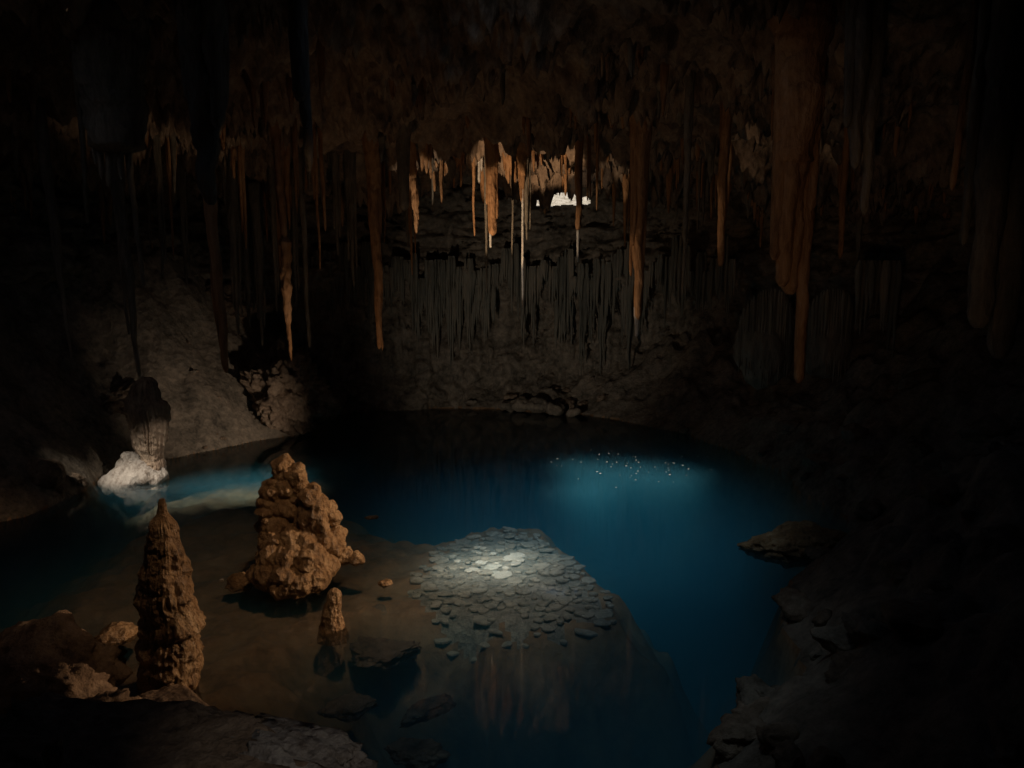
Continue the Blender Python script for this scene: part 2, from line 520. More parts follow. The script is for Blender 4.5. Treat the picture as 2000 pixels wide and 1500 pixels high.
# ------------------------------------------------------------------ water
wv = np.array([(x, y, z) for z in (-9.0, 0.0) for x, y in ((-23.5, -4.5), (23.5, -4.5), (23.5, 41.5), (-23.5, 41.5))])
wf = np.array([(0, 3, 2, 1), (4, 5, 6, 7), (0, 1, 5, 4), (1, 2, 6, 5), (2, 3, 7, 6), (3, 0, 4, 7)])
water = mesh_obj("pool_water", wv, wf, water_mat(), smooth_=False)
struct(water)

# ------------------------------------------------------------------ cave wall
plan = [(-19, -6), (-19, 6), (-18.5, 16), (-17, 23), (-14.5, 28.5), (-11.5, 32.3), (-8.2, 34.6), (-4, 36.2), (0, 36.4), (4, 35.2), (8, 33.6),
        (12, 31.5), (15.5, 28), (18, 22.5), (19, 14), (19.5, 5), (19, -6)]
plan = np.array(plan, float)
seg = np.concatenate([[0], np.cumsum(np.hypot(*(plan[1:] - plan[:-1]).T))])
us = np.arange(0, seg[-1], 0.10)
# smooth curve through the plan
def interp_smooth(s):
    px_ = np.interp(s, seg, plan[:, 0]); py_ = np.interp(s, seg, plan[:, 1])
    return px_, py_
k = np.hanning(41); k /= k.sum()
cx, cyy = interp_smooth(us)
pad = 20
cx = np.convolve(np.pad(cx, pad, 'edge'), k, 'valid'); cyy = np.convolve(np.pad(cyy, pad, 'edge'), k, 'valid')
tx = np.gradient(cx); ty = np.gradient(cyy); tl = np.hypot(tx, ty); nx, ny = -ty / tl, tx / tl      # outward normal
zs = np.concatenate([np.arange(-3, 0, 0.3), np.arange(0, 13.2, 0.085)])
prof_z = np.array([-3, -0.5, 0.6, 1.6, 3.0, 4.8, 5.5, 5.9, 6.6, 7.6, 8.7, 10.5, 13.5])
prof_o = np.array([-2.2, -1.7, -1.0, -0.2, 0.5, 0.7, 0.1, -0.3, 0.0, 0.4, 0.5, 0.6, 0.7])
U, Zq = np.meshgrid(np.arange(len(us)), zs, indexing='ij')
U = U.ravel(); Zq = Zq.ravel()
bx, by = cx[U], cyy[U]
off = np.interp(Zq + 0.5 * noise(np.stack([us[U] * 0.25, us[U] * 0, us[U] * 0], 1), 3), prof_z, prof_o)
q = np.stack([bx, by, Zq], 1)
strata = smooth(5.4, 6.2, Zq)
flute = smooth(1.2, 2.4, Zq) * smooth(6.0, 5.2, Zq)
base = smooth(2.6, 1.2, Zq)
d = -0.75 * fbm(q * 0.33, 3, 20)
d += -0.22 * strata * ridged(q * np.array([0.5, 0.5, 2.4]), 4, 22) - 0.30 * strata * fbm(q * np.array([0.8, 0.8, 2.0]), 4, 23)
d += -0.28 * flute * ridged(q * np.array([1.6, 1.6, 0.16]), 3, 25) - 0.14 * flute * ridged(q * np.array([5, 5, 0.3]), 2, 26)
a1, b1, v1 = cells(q * np.array([0.8, 0.8, 1.0]) + 0.3 * noise(q * 1.2, 4)[:, None], 29)
d += base * (-0.55 * (v1 - 0.4) * smooth(0, 0.25, b1 - a1) + 0.28 * smooth(0.12, 0.0, b1 - a1))
d += -0.17 * fbm(q * 2.2, 5, 31, 0.62) - 0.16 * ridged(q * np.array([0.9, 0.9, 1.3]), 2, 33)
# deep cracks
cr = np.abs(noise(q * np.array([0.35, 0.35, 0.55]) + 0.4 * fbm(q * 1.1, 3, 6)[:, None], 40))
d += 0.5 * smooth(0.035, 0.0, cr)
off = off + d
wx = bx + nx[U] * off; wy = by + ny[U] * off
faces = grid_faces(len(us), len(zs))
# the opening to daylight in the far wall
OPX, OPZ = P(1098, 394, 37.0)[0], P(1098, 394, 37.0)[2]
fc = np.stack([wx, wy, Zq], 1)[faces].mean(1)
wob = noise(fc * np.array([2.5, 0.1, 2.5]), 50)
e = ((fc[:, 0] - OPX) / 1.3) ** 2 + ((fc[:, 2] - OPZ - 0.1 * np.cos((fc[:, 0] - OPX) * 3)) / 0.31) ** 2
hole = (e < 1 + 0.5 * wob) & (fc[:, 1] > 30)
faces = faces[~hole]
wall = mesh_obj("cave_wall", np.stack([wx, wy, Zq], 1), faces, M_WALL)
struct(wall)

# ------------------------------------------------------------------ ceiling
def ceil_base(x, y):
    b = np.interp(y, [-6, 16, 30.0, 31.2, 33, 42], [12.4, 12.1, 9.7, 10.6, 11.0, 11.0])
    b = b + 0.25 * noise(np.stack([x * 0.12, y * 0.12, x * 0], 1), 60) * 2
    return b - 0.004 * x * x * smooth(14, 30, y)

def ceil_z(x, y):
    p = np.stack([x, y, x * 0], 1)
    z = ceil_base(x, y)
    z = z - 0.65 * fbm(p * 0.35, 3, 61)
    a, b, v = cells(p * np.array([0.7, 0.9, 1]) + 0.35 * noise(p * 0.8, 63)[:, None], 62)
    z = z - 0.8 * (v - 0.5) * smooth(0, 0.22, b - a)
    r = ridged(p * np.array([1.7, 1.3, 1]), 3, 64)
    patch = smooth(-0.35, 0.25, noise(p * 0.3, 66))
    z = z - 0.34 * np.clip(r, 0, 2) ** 2 * patch
    r2 = ridged(p * np.array([4.5, 3.2, 1]), 2, 67)
    z = z - 0.13 * np.clip(r2, 0, 2) ** 2 * (0.3 + 0.7 * patch)
    return z - 0.10 * fbm(p * 2.2, 4, 68, 0.65)

def ceil_at(x, y):
    return float(ceil_z(np.array([float(x)]), np.array([float(y)]))[0])

gx2 = np.arange(-24, 24.01, 0.085); gy2 = np.concatenate([np.arange(-7, 15.5, 0.30), np.arange(15.5, 37.9, 0.085)])
X2, Y2 = np.meshgrid(gx2, gy2, indexing='ij')
Z2 = ceil_z(X2.ravel(), Y2.ravel())
cf = grid_faces(len(gx2), len(gy2))
cvert = np.stack([X2.ravel(), Y2.ravel(), Z2], 1)
cc = cvert[cf].mean(1)
# skylights: where the sun comes through the roof; each is given by the patch it throws on the water level
def to_ground(c):
    s = np.array(SUN)
    return c[:, :2] - s[:2] * (c[:, 2:3] / s[2])
gp = to_ground(cc)
PATCH = [  # centre on the water, radii, turn
    (G(292, 942)[:2], (1.7, 0.85), 0.0),
    (G(462, 930)[:2], (1.9, 1.05), 0.35),
    (G(955, 1088)[:2], (1.15, 0.9), 0.3),
    (G(1225, 912)[:2], (2.5, 1.35), -0.45),
    (G(1300, 912)[:2], (0.9, 0.8), 0.2),
    (G(1130, 945)[:2], (1.1, 0.7), 0.2),
]
cut = np.zeros(len(cc), bool)
wn = noise(np.stack([gp[:, 0] * 1.1, gp[:, 1] * 1.1, gp[:, 0] * 0], 1), 80)
for c, (ra, rb), an in PATCH:
    wob_ = 0.7 if ra > 2.5 else 0.4
    dx = gp[:, 0] - c[0]; dy = gp[:, 1] - c[1]
    u = dx * math.cos(an) + dy * math.sin(an); v = -dx * math.sin(an) + dy * math.cos(an)
    cut |= (u / ra) ** 2 + (v / rb) ** 2 < 1 + wob_ * wn
ceil = mesh_obj("cave_ceiling", cvert, cf[~cut], M_CEIL)
struct(ceil)
# rock behind the camera closes the cave
ex = np.array([(-24, -5.5, -3), (24, -5.5, -3), (24, -5.5, 14), (-24, -5.5, 14)])
bx_, bz_ = np.meshgrid(np.arange(-24, 24.1, 0.5), np.arange(-3, 14.1, 0.5), indexing='ij')
qb = np.stack([bx_.ravel(), np.full(bx_.size, -5.2), bz_.ravel()], 1)
qb[:, 1] -= 0.5 * fbm(qb * 0.4, 4, 90)
struct(mesh_obj("cave_wall", qb, grid_faces(bx_.shape[0], bx_.shape[1])[:, ::-1], M_WALL))

# ------------------------------------------------------------------ daylit rubble beyond the opening
rg = random.Random(5)
i = 0
for row, (yy, z0) in enumerate(((39.9, OPZ - 0.45), (40.3, OPZ - 0.15), (40.8, OPZ + 0.2), (41.3, OPZ + 0.55))):
    for x in np.arange(-1.5, 1.6, 0.42):
        s = rg.uniform(0.22, 0.38)
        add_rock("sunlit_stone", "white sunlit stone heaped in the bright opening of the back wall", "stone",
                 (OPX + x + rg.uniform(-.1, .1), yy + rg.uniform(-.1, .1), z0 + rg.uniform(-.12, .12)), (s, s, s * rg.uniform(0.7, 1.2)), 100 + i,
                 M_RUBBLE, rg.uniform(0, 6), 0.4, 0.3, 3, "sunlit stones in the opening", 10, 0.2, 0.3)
        i += 1
sl_x, sl_y = np.meshgrid(np.arange(-5, 5.1, 0.25), np.arange(38.0, 44, 0.25), indexing='ij')
qs = np.stack([sl_x.ravel() + OPX, sl_y.ravel(), OPZ - 0.75 + (sl_y.ravel() - 39.2) * 0.85], 1)
qs[:, 2] += 0.2 * fbm(qs * 1.2, 4, 95)
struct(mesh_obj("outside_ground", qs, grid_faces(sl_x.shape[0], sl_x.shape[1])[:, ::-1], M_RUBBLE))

for k_, (px, py, sz, lab) in enumerate([(1066, 404, .16, "leftmost, palest"), (1083, 409, .2, "second from the left, broad"), (1101, 407, .13, "middle, smallest"), (1121, 410, .2, "fourth from the left, flattened"), (1141, 405, .15, "rightmost")]):
    add_rock("sill_stone", f"{lab} of five stones on the lower lip of the daylight opening", "stone", P(px, py, 36.9), (sz * 1.4, sz, sz), 150 + k_, M_WALL, sub=4)

# ------------------------------------------------------------------ stalactites
def stalactite(label, strands, mat=M_STAL, tips=None, group=None, name="stalactite"):
    """strands: (px, py of the tip, Y, top width px, tip width px, options)"""
    parts = []
    px0, py0, Y0 = strands[0][:3]
    base = P(px0, py0, Y0)
    for k_, st in enumerate(strands):
        px, py, Y, w0, w1 = st[:5]
        op = dict(st[5]) if len(st) > 5 else {}
        tip = P(px, py, Y)
        dep = Y * 1.03
        topx = op.pop("top", px)
        topy = op.pop("ty", None)
        ztop = ceil_at(tip[0], Y) + 0.45 if topy is None else P(px, topy, Y)[2]
        xt = P(topx, py, Y)[0]
        L = ztop - tip[2]
        parts.append(strand(xt - base[0], Y - base[1], ztop - base[2], L, w0 / 2 / F * dep, w1 / 2 / F * dep, int(px * 3 + py + k_ * 13),
                            lean=(tip[0] - xt, 0), **op))
    v, f = tri_fix(*merge(parts))
    if tips:
        root = bpy.data.objects.new(name, None); S.collection.objects.link(root); root.location = base
        root.empty_display_size = 0.1
        mesh_obj("shaft", v, f, mat, root)
        tp = []
        for px, ya, yb, Y, w0, w1 in tips:
            a = P(px, ya, Y); b = P(px, yb, Y)
            n_ = 26; t = np.linspace(0, 1, n_)
            rr = (w0 + (w1 - w0) * t) / 2 / F * Y * 1.03
            rr[-1] *= 0.5
            pa = np.stack([a[0] - base[0] + 0.012 * noise(np.stack([t * 4, t * 0, t * 0 + px], 1), 7), np.full(n_, Y - base[1]), a[2] - base[2] + (b[2] - a[2]) * t], 1)
            tp.append(tube(pa, rr, 12, 0.03, 0.14, int(px), 6.0))
        o2 = mesh_obj("tip", *tri_fix(*merge(tp)), M_PALE, root)
        o2["label"] = "white calcite tip"
        tag(root, label, "stalactite", group)
        return root
    o = mesh_obj(name, v, f, mat)
    o.location = base
    tag(o, label, "stalactite", group)
    return o

K = dict
stalactite("knobbly orange stalactite with brightly lit club-like lower half, in the left third",
           [(569, 705, 21.5, 16, 4, K(ty=520, top=563, knob=.3, lump=.35, bell=1)), (565, 640, 21.5, 19, 9, K(top=560, ty=462, knob=.35, lump=.4, flute=.1, bell=1)), (559, 520, 21.5, 16, 10, K(top=548, knob=.2))])
stalactite("long smooth brown stalactite tapering like a spear, left of the knobbly orange one",
           [(443, 728, 18.5, 30, 12, K(top=415, flute=.04, lump=.1)), (436, 690, 18.6, 26, 14, K(top=408, lump=.1))])
stalactite("fluted grey stalactite bundle hanging point down just above the dark-headed stalagmite",
           [(272, 738, 21.3, 26, 6, K(top=252)), (262, 610, 21.3, 22, 8, K(top=240)), (251, 655, 21.4, 10, 5, K(top=238)), (281, 560, 21.2, 14, 6, K(top=262))], M_STALG)
stalactite("straight orange-brown stalactite with a blunt double tip, midway between knobbly one and pool centre",
           [(741, 682, 23, 26, 9, K(top=738, lump=.1)), (747, 685, 23.1, 16, 4, K(top=744)), (736, 520, 23.1, 14, 8)])
stalactite("bright knotted cream stalactite at the left end of the lit ceiling fringe",
           [(813, 456, 25.5, 11, 6, K(ty=345, knob=.4, lump=.35, bell=1, top=810)), (814, 432, 25.55, 12, 9, K(ty=370, knob=.5, lump=.4, bell=1)), (808, 412, 25.5, 15, 8, K(knob=.3, lump=.35, top=806))])
stalactite("thick orange stalactite with two white calcite tips in the lit centre of the ceiling",
           [(961, 460, 25, 22, 14, K(lump=.12, flute=.1)), (968, 430, 25, 12, 8), (952, 400, 25.1, 10, 5)], tips=[(958, 440, 484, 25, 6, 4), (965, 436, 456, 24.95, 8, 5)])
stalactite("needle-thin white stalactite, longest of the lit centre, with an orange root",
           [(1019, 395, 25, 24, 4, K(lump=.3)), (1022, 400, 25, 6, 4)], tips=[(1021, 360, 601, 25, 4.5, 3.6)])
stalactite("slim orange stalactite with white needle tip crossing the right end of the daylight opening",
           [(1129, 450, 25.5, 15, 9, K(flute=.1)), (1134, 430, 25.6, 8, 4)], tips=[(1129, 440, 512, 25.5, 6, 3.6)])
stalactite("tall fluted orange stalactite bundle with a pale pointed end above the blue water",
           [(1245, 625, 22.5, 30, 12, K(top=1243, flute=.14)), (1232, 540, 22.5, 14, 5, K(flute=.1)), (1255, 520, 22.6, 16, 6), (1260, 455, 22.6, 12, 5), (1238, 480, 22.4, 12, 6)],
           tips=[(1244.5, 600, 657, 22.5, 12, 7)])
stalactite("huge stepped brown stalactite mass, the broadest one, reaching down right of the pool",
           [(1558, 748, 17, 26, 18, K(ty=420, flute=.08, bell=1)), (1545, 575, 17, 44, 30, K(top=1540, flute=.1)), (1530, 560, 16.9, 44, 24, K(top=1528, flute=.1)),
            (1513, 508, 16.9, 34, 20, K(top=1516, flute=.06)), (1583, 412, 16.9, 26, 15, K(top=1588, flute=.1)), (1560, 500, 17.1, 50, 34, K(top=1560)), (1552, 330, 17, 84, 60, K(flute=.06))])
stalactite("straight slim brown stalactite hanging right of the broadest mass", [(1640, 505, 18, 16, 9, K(top=1642))])
stalactite("black crooked stalactite right of the tall fluted orange bundle", [(1333, 578, 21, 12, 4, K(top=1338, knob=.3)), (1337, 470, 21, 16, 8)], M_STALG)
stalactite("short brown stalactite with a light lower tip between knobbly and straight ones", [(635, 452, 23, 9, 4, K(top=630))])
stalactite("thin brown stalactite hanging close right of the knobbly orange one", [(626, 528, 23.3, 8, 3, K(top=622))])
stalactite("grey-brown stalactite ending beside the knobbly one's bright tip", [(604, 680, 25, 12, 6, K(top=600))], M_STALG)
stalactite("dark shaggy hanging column ending high left of the straight orange-brown stalactite",
           [(585, 198, 12.5, 26, 26, K(lump=.1)), (604, 335, 12.7, 26, 14, K(top=598)), (596, 250, 12.6, 18, 16)], M_STALG)
stalactite("broad black hanging mass near the top left with shaggy sides",
           [(410, 400, 15.5, 60, 24, K(lump=.3)), (395, 300, 15.5, 50, 26, K(lump=.3)), (425, 250, 15.4, 40, 22), (372, 200, 15.6, 30, 16), (440, 215, 15.6, 24, 12)], M_STALG)
stalactite("wide bell-shaped dark stalactite with a fringed lower edge at the far left",
           [(225, 300, 18, 90, 76, K(lump=.15, flute=.08)), (200, 350, 18, 22, 8), (215, 365, 17.9, 20, 8), (238, 350, 17.9, 20, 8), (252, 330, 18, 18, 8), (188, 320, 18, 18, 8)], M_STALG)
stalactite("black straight stalactite just left of the bright knotted cream one", [(791, 412, 23.5, 24, 16, K(lump=.08))], M_STALG)
stalactite("very long thin grey stalactite at the left edge with a needle end", [(140, 715, 21, 20, 3, K(top=112)), (128, 600, 21, 18, 6, K(top=108))], M_STALG)
stalactite("massive dark column hanging at the right edge of the cave", [(1905, 640, 12, 70, 40, K(top=1925)), (1950, 700, 12, 60, 40, K(top=1980)), (1880, 480, 12.1, 26, 14, K(top=1895))], M_STALG)
stalactite("narrow reddish stalactite left of the dark column at the right edge", [(1862, 372, 13.5, 20, 10, K(top=1885))])
stalactite("dark ribbed stalactite cluster hanging near the top right", [(1668, 330, 15, 40, 18), (1690, 420, 15, 34, 14), (1652, 250, 15, 30, 14), (1710, 240, 15, 20, 10)], M_STALG)
stalactite("grey needle stalactite left of the two-tipped orange one, ending above the curtains", [(951, 572, 26.5, 7, 3)], M_STALG)
stalactite("short grey needle stalactite left of the longest white one", [(1001, 505, 26.5, 6, 2.5)], M_STALG)
stalactite("dim brown stalactite stub right of the black crooked one", [(1407, 520, 22.5, 20, 12, K(flute=.1))])
# the brightly lit fringe along the ceiling lip
stalactite("small bright cream stalactite with a straw end in the lit fringe", [(936, 358, 26.8, 7, 5), (933, 340, 26.8, 8, 4), (941, 335, 26.8, 8, 4)], M_PALE)
stalactite("crooked bright stalactite drop right of the cream one in the lit fringe", [(950, 352, 26.8, 7, 4, K(knob=.5)), (966, 348, 26.8, 11, 4, K(knob=.4, top=962))])
fr = [(985 + i_ * 4.3, 334 + 18 * abs(math.sin(i_ * 2.3)) + (i_ % 3) * 4, 27 + 0.12 * math.sin(i_ * 1.7), 10, 3, K(knob=.3, lump=.35)) for i_ in range(12)]
stalactite("wide comb of orange drips, the broadest brightly lit cluster under the ceiling lip", fr)
stalactite("crooked glowing stalactite hook between the knotted cream one and the lit fringe",
           [(848, 375, 26, 6, 5, K(ty=335, knob=.5, bell=1)), (843, 350, 26, 8, 4, K(knob=.5)), (833, 340, 26, 12, 4, K(knob=.4)), (824, 335, 26, 10, 4)])
stalactite("pair of dim orange drips above the daylight opening", [(1097, 345, 27, 7, 3), (1104, 340, 27, 7, 3)])
stalactite("small orange drip cluster right of the broad comb", [(1042, 336, 27, 8, 3), (1050, 330, 27, 9, 3), (1058, 324, 27, 8, 3)])
stalactite("little orange stalactite pair right of the daylight opening", [(1148, 392, 26, 6, 3), (1152, 385, 26, 6, 3, K(top=1149))])
stalactite("lone small orange stalactite farthest right beside the opening", [(1166, 411, 26, 6, 3)])
stalactite("tiny pale drip high at the left part of the lit fringe", [(904, 322, 26.8, 10, 4)])
stalactite("faint slender brown drip left of the lit fringe's tiny pale one", [(887, 368, 26.8, 5, 3)])
stalactite("slender brown straw right under the lit fringe's tiny pale drip", [(900, 366, 26.6, 5, 3)])
stalactite("thin orange-brown straw between knotted cream one and two-tipped one", [(926, 462, 26.5, 6, 3)])
stalactite("grey brushy stalactite behind the longest white needle", [(1029, 470, 26, 7, 3), (1034, 450, 26.1, 6, 3), (1026, 440, 26.2, 8, 3)], M_STALG)

# the crowd
def variant(seed, L, n):
    rg = random.Random(seed)
    parts = [strand(0, 0, 0, L, 0.10 * rg.uniform(.7, 1.4), 0.035, seed, lump=.22, flute=.08, sides=10, step=0.09, knob=rg.choice([0, 0, .3]))]
    for k_ in range(n):
        parts.append(strand(rg.uniform(-.14, .14), rg.uniform(-.1, .1), 0, L * rg.uniform(.35, .9), 0.07 * rg.uniform(.6, 1.3), 0.025, seed + 40 + k_, sides=8, step=0.1))
    v, f = tri_fix(*merge(parts))
    return mesh_obj("stalactite", v, f, M_STAL, link=False).data
vars_ = [variant(300 + i_, 1.0 + 0.35 * (i_ % 5), i_ % 4) for i_ in range(12)]
for i_, me in enumerate(vars_):
    if i_ % 3 == 2:
        me.materials[0] = M_STALG
rg = random.Random(77)
count = 0
s_ = SUN
while count < 250:
    Y = rg.uniform(19, 30.2) if rg.random() < .45 else rg.uniform(25.5, 30.2)
    x = rg.uniform(-.66, .66) * Y
    if abs(x) > 17.5: continue
    patch = noise(np.array([[x * .3, Y * .3, 0]]), 66)[0]
    if patch < -0.15 and rg.random() < .75: continue
    L = min(2.6, (0.35 + rg.expovariate(1.5)) * (0.55 if Y < 25 and x > -4 else 1.0)) * (0.7 if abs(x / Y) < .12 and Y > 24 else 1.1)
    if x < -3: L *= 1.45
    zt = ceil_at(x, Y) + 0.25
    # leave the sunbeams free
    o = bpy.data.objects.new("stalactite", vars_[count % 12])
    o.location = (x, Y, zt)
    b = (L + .25) / (1.0 + 0.35 * ((count % 12) % 5))
    w = rg.uniform(.6, 1.15)
    o.scale = (w, w, b)
    o.rotation_euler = (0, 0, rg.uniform(0, 6.28))
    S.collection.objects.link(o)
    reg = "far left bank" if x / Y < -.42 else "left shore" if x / Y < -.22 else "pool centre's left" if x / Y < 0 else "daylight opening's side" if x / Y < .2 else "blue water" if x / Y < .4 else "dark right bank"
    row = "front rows" if Y < 23 else "middle rows" if Y < 27.5 else "hindmost rows"
    tone = "grey" if count % 3 == 2 else "brown"
    size = "short" if L < .8 else "long"
    tag(o, f"{size} slender {tone} stalactite in the {row} of the crowd over the {reg}", "stalactite", f"{size} {tone} stalactites, {row}, {reg}")
    count += 1

# ------------------------------------------------------------------ flowstone curtains on the back wall
cur_all = [(648, 560, 640, 20), (690, 565, 620, 26), (720, 600, 660, 14), (818, 570, 725, 40), (862, 565, 700, 34), (905, 570, 765, 36), (940, 580, 690, 22),
       (975, 565, 740, 30), (1005, 570, 700, 24), (1035, 600, 720, 22), (1072, 560, 640, 26), (1110, 610, 730, 34), (1150, 570, 770, 30), (1190, 590, 700, 28),
       (1225, 600, 740, 24), (1265, 610, 700, 26), (1300, 590, 720, 24), (1340, 600, 690, 26), (1380, 595, 690, 20), (1420, 610, 700, 22)]
cur = [c_ for j_, c_ in enumerate(cur_all) if j_ not in (1, 7, 10, 13, 16, 18)]
cur = [(a_ + (-9, 6, 12, -4)[j_ % 4], b_ + (0, -8, 10)[j_ % 3], c_, d_ * (1.5, .6, 1.0, .8, 1.3)[j_ % 5]) for j_, (a_, b_, c_, d_) in enumerate(cur)][:11]
def curtain(px, ya, yb, w, Y, label, seed, mat=M_CURT, group="flowstone curtains hanging on the back wall", dome=0.0, name="flowstone_curtain"):
    rg = random.Random(seed)
    a = P(px, ya, Y); b = P(px, yb, Y)
    W_ = w / F * Y
    H = a[2] - b[2]
    n = max(5, int(W_ / 0.085))
    parts = []
    for k_ in range(n):
        u = (k_ + .5) / n * 2 - 1
        arch = dome * (1 - math.sqrt(max(0, 1 - u * u)))
        L = H * (1 - 0.55 * abs(u) ** 1.5 * rg.uniform(.5, 1)) * rg.uniform(.6, 1.0)
        r = W_ / n * rg.uniform(.7, 1.1)
        dy = -0.30 * W_ * math.sqrt(max(0, 1 - u * u)) + rg.uniform(-.04, .04)
        if not dome:
            L = H * (0.55 + 0.45 * math.sin(k_ * 0.9 + seed) * math.sin(k_ * 0.37 + seed * 2)) * rg.uniform(.7, 1.0); r *= 1.5; dy = 0.12 * math.sin(k_ * 1.3 + seed) - 0.1 + rg.uniform(-.05, .05)
        parts.append(strand(u * W_ / 2, dy, 0.8 - arch, L + .8 - arch * .5, r, 0.018, seed * 7 + k_, lump=.12, flute=.0, sides=9, step=0.12, bell=1.3))
    if dome:
        v0, f0 = ico(4)
        vv = v0 * np.array([W_ * .52, W_ * .34, H * .33 if not dome else dome])
        vv *= (1 + .12 * fbm(v0 * 2, 3, seed) + .05 * ridged(v0 * np.array([6, 6, .5]), 2, seed))[:, None]
        vv[:, 2] -= H * .12 if not dome else dome * 0.9
        parts2 = (vv, f0)
    else:
        parts2 = None
    v, f = tri_fix(*merge(parts))
    if parts2: v, f = merge([(v, f), parts2])
    o = mesh_obj(name, v, f, mat)
    o.location = a
    tag(o, label, "flowstone", group)
    return o
for i_, (px, ya, yb, w) in enumerate(cur):
    Yw = np.interp(px, [600, 750, 900, 1050, 1200, 1300, 1450], [34.2, 35.0, 35.6, 35.5, 34.5, 33.3, 30.5])
    nth = ["leftmost", "second", "third", "fourth", "fifth", "sixth", "seventh", "eighth", "ninth", "tenth", "eleventh", "twelfth", "thirteenth"][i_] if i_ < 10 else "rightmost"
    curtain(px, ya, yb, w * 1.25, Yw + 0.1, f"ribbed grey flowstone curtain, {nth} from the left in the row along the back wall", 400 + i_)
# the fringe of small drips under the ledge
rg = random.Random(9)
fv = [curtain(500, 570, 600 + 12 * k_, 16, 30, "x", 500 + k_).data for k_ in range(4)]
for o in [o for o in list(bpy.data.objects) if o.get("label") == "x"]:
    bpy.data.objects.remove(o)
fr_n = {}
for px in range(600, 1430, 15):
    Yw = np.interp(px, [600, 750, 900, 1050, 1200, 1300, 1450], [34.2, 35.0, 35.6, 35.5, 34.5, 33.3, 30.5])
    o = bpy.data.objects.new("drip_fringe", fv[rg.randrange(4)])
    o.location = P(px, 555 + rg.uniform(-14, 20), Yw - .1)
    o.rotation_euler = (0, 0, rg.uniform(-.3, .3))
    o.scale = (rg.uniform(.9, 1.5), 1, rg.uniform(.8, 2.2))
    S.collection.objects.link(o)
    reg = "left of the needles" if px < 900 else "under the daylight opening" if px < 1150 else "right of the daylight opening"
    fr_n[reg] = fr_n.get(reg, 0) + 1
    th_ = {1: "1st", 2: "2nd", 3: "3rd"}.get(fr_n[reg], f"{fr_n[reg]}th")
    tag(o, f"short drip fringe under wall ledge {reg}, {th_} from left", "flowstone", f"drip fringes under the wall ledge, {reg}")
curtain(1495, 610, 775, 105, 26, "large dome-topped flowstone mass like a jellyfish behind the broadest stalactite", 601, dome=1.3, group=None, name="flowstone_dome")
curtain(1615, 610, 760, 95, 25, "second dim flowstone dome with thread-like drips, right of the jellyfish-shaped one", 602, dome=1.1, group=None, name="flowstone_dome")
curtain(1710, 560, 720, 80, 24, "dark flowstone curtain farthest right on the cave wall", 603, group=None)
# more hanging bundles in front of the left wall
for i_, (px, yb, Y, w, lab) in enumerate([(466, 655, 26, 18, "grey fluted stalactite bundle right of the long spear-shaped one"), (512, 676, 27, 16, "ragged pale-tipped stalactite bundle left of the knobbly orange one"),
                                          (488, 640, 27.5, 20, "dim stalactite bundle between the fluted grey and ragged pale-tipped ones"), (541, 610, 26, 8, "thin brown stalactite touching the knobbly one's left"),
                                          (365, 560, 26, 12, "faint stalactite pair left of the long spear-shaped one"), (320, 545, 25, 10, "faint thin stalactite between spear-shaped one and bundle above stalagmite"),
                                          (578, 600, 27, 12, "dim brown stalactite just right of the knobbly orange club"), (690, 560, 27, 16, "dark stalactite bundle left of the blunt double-tipped one"),
                                          (660, 500, 27, 12, "dark slim stalactite in the gap left of the blunt double-tipped one")]):
    stalactite(lab, [(px, yb, Y, w, 4, K(flute=.1)), (px - w * .45, yb - 50, Y, w * .6, 4), (px + w * .4, yb - 35, Y + .1, w * .6, 3)], M_STALG)

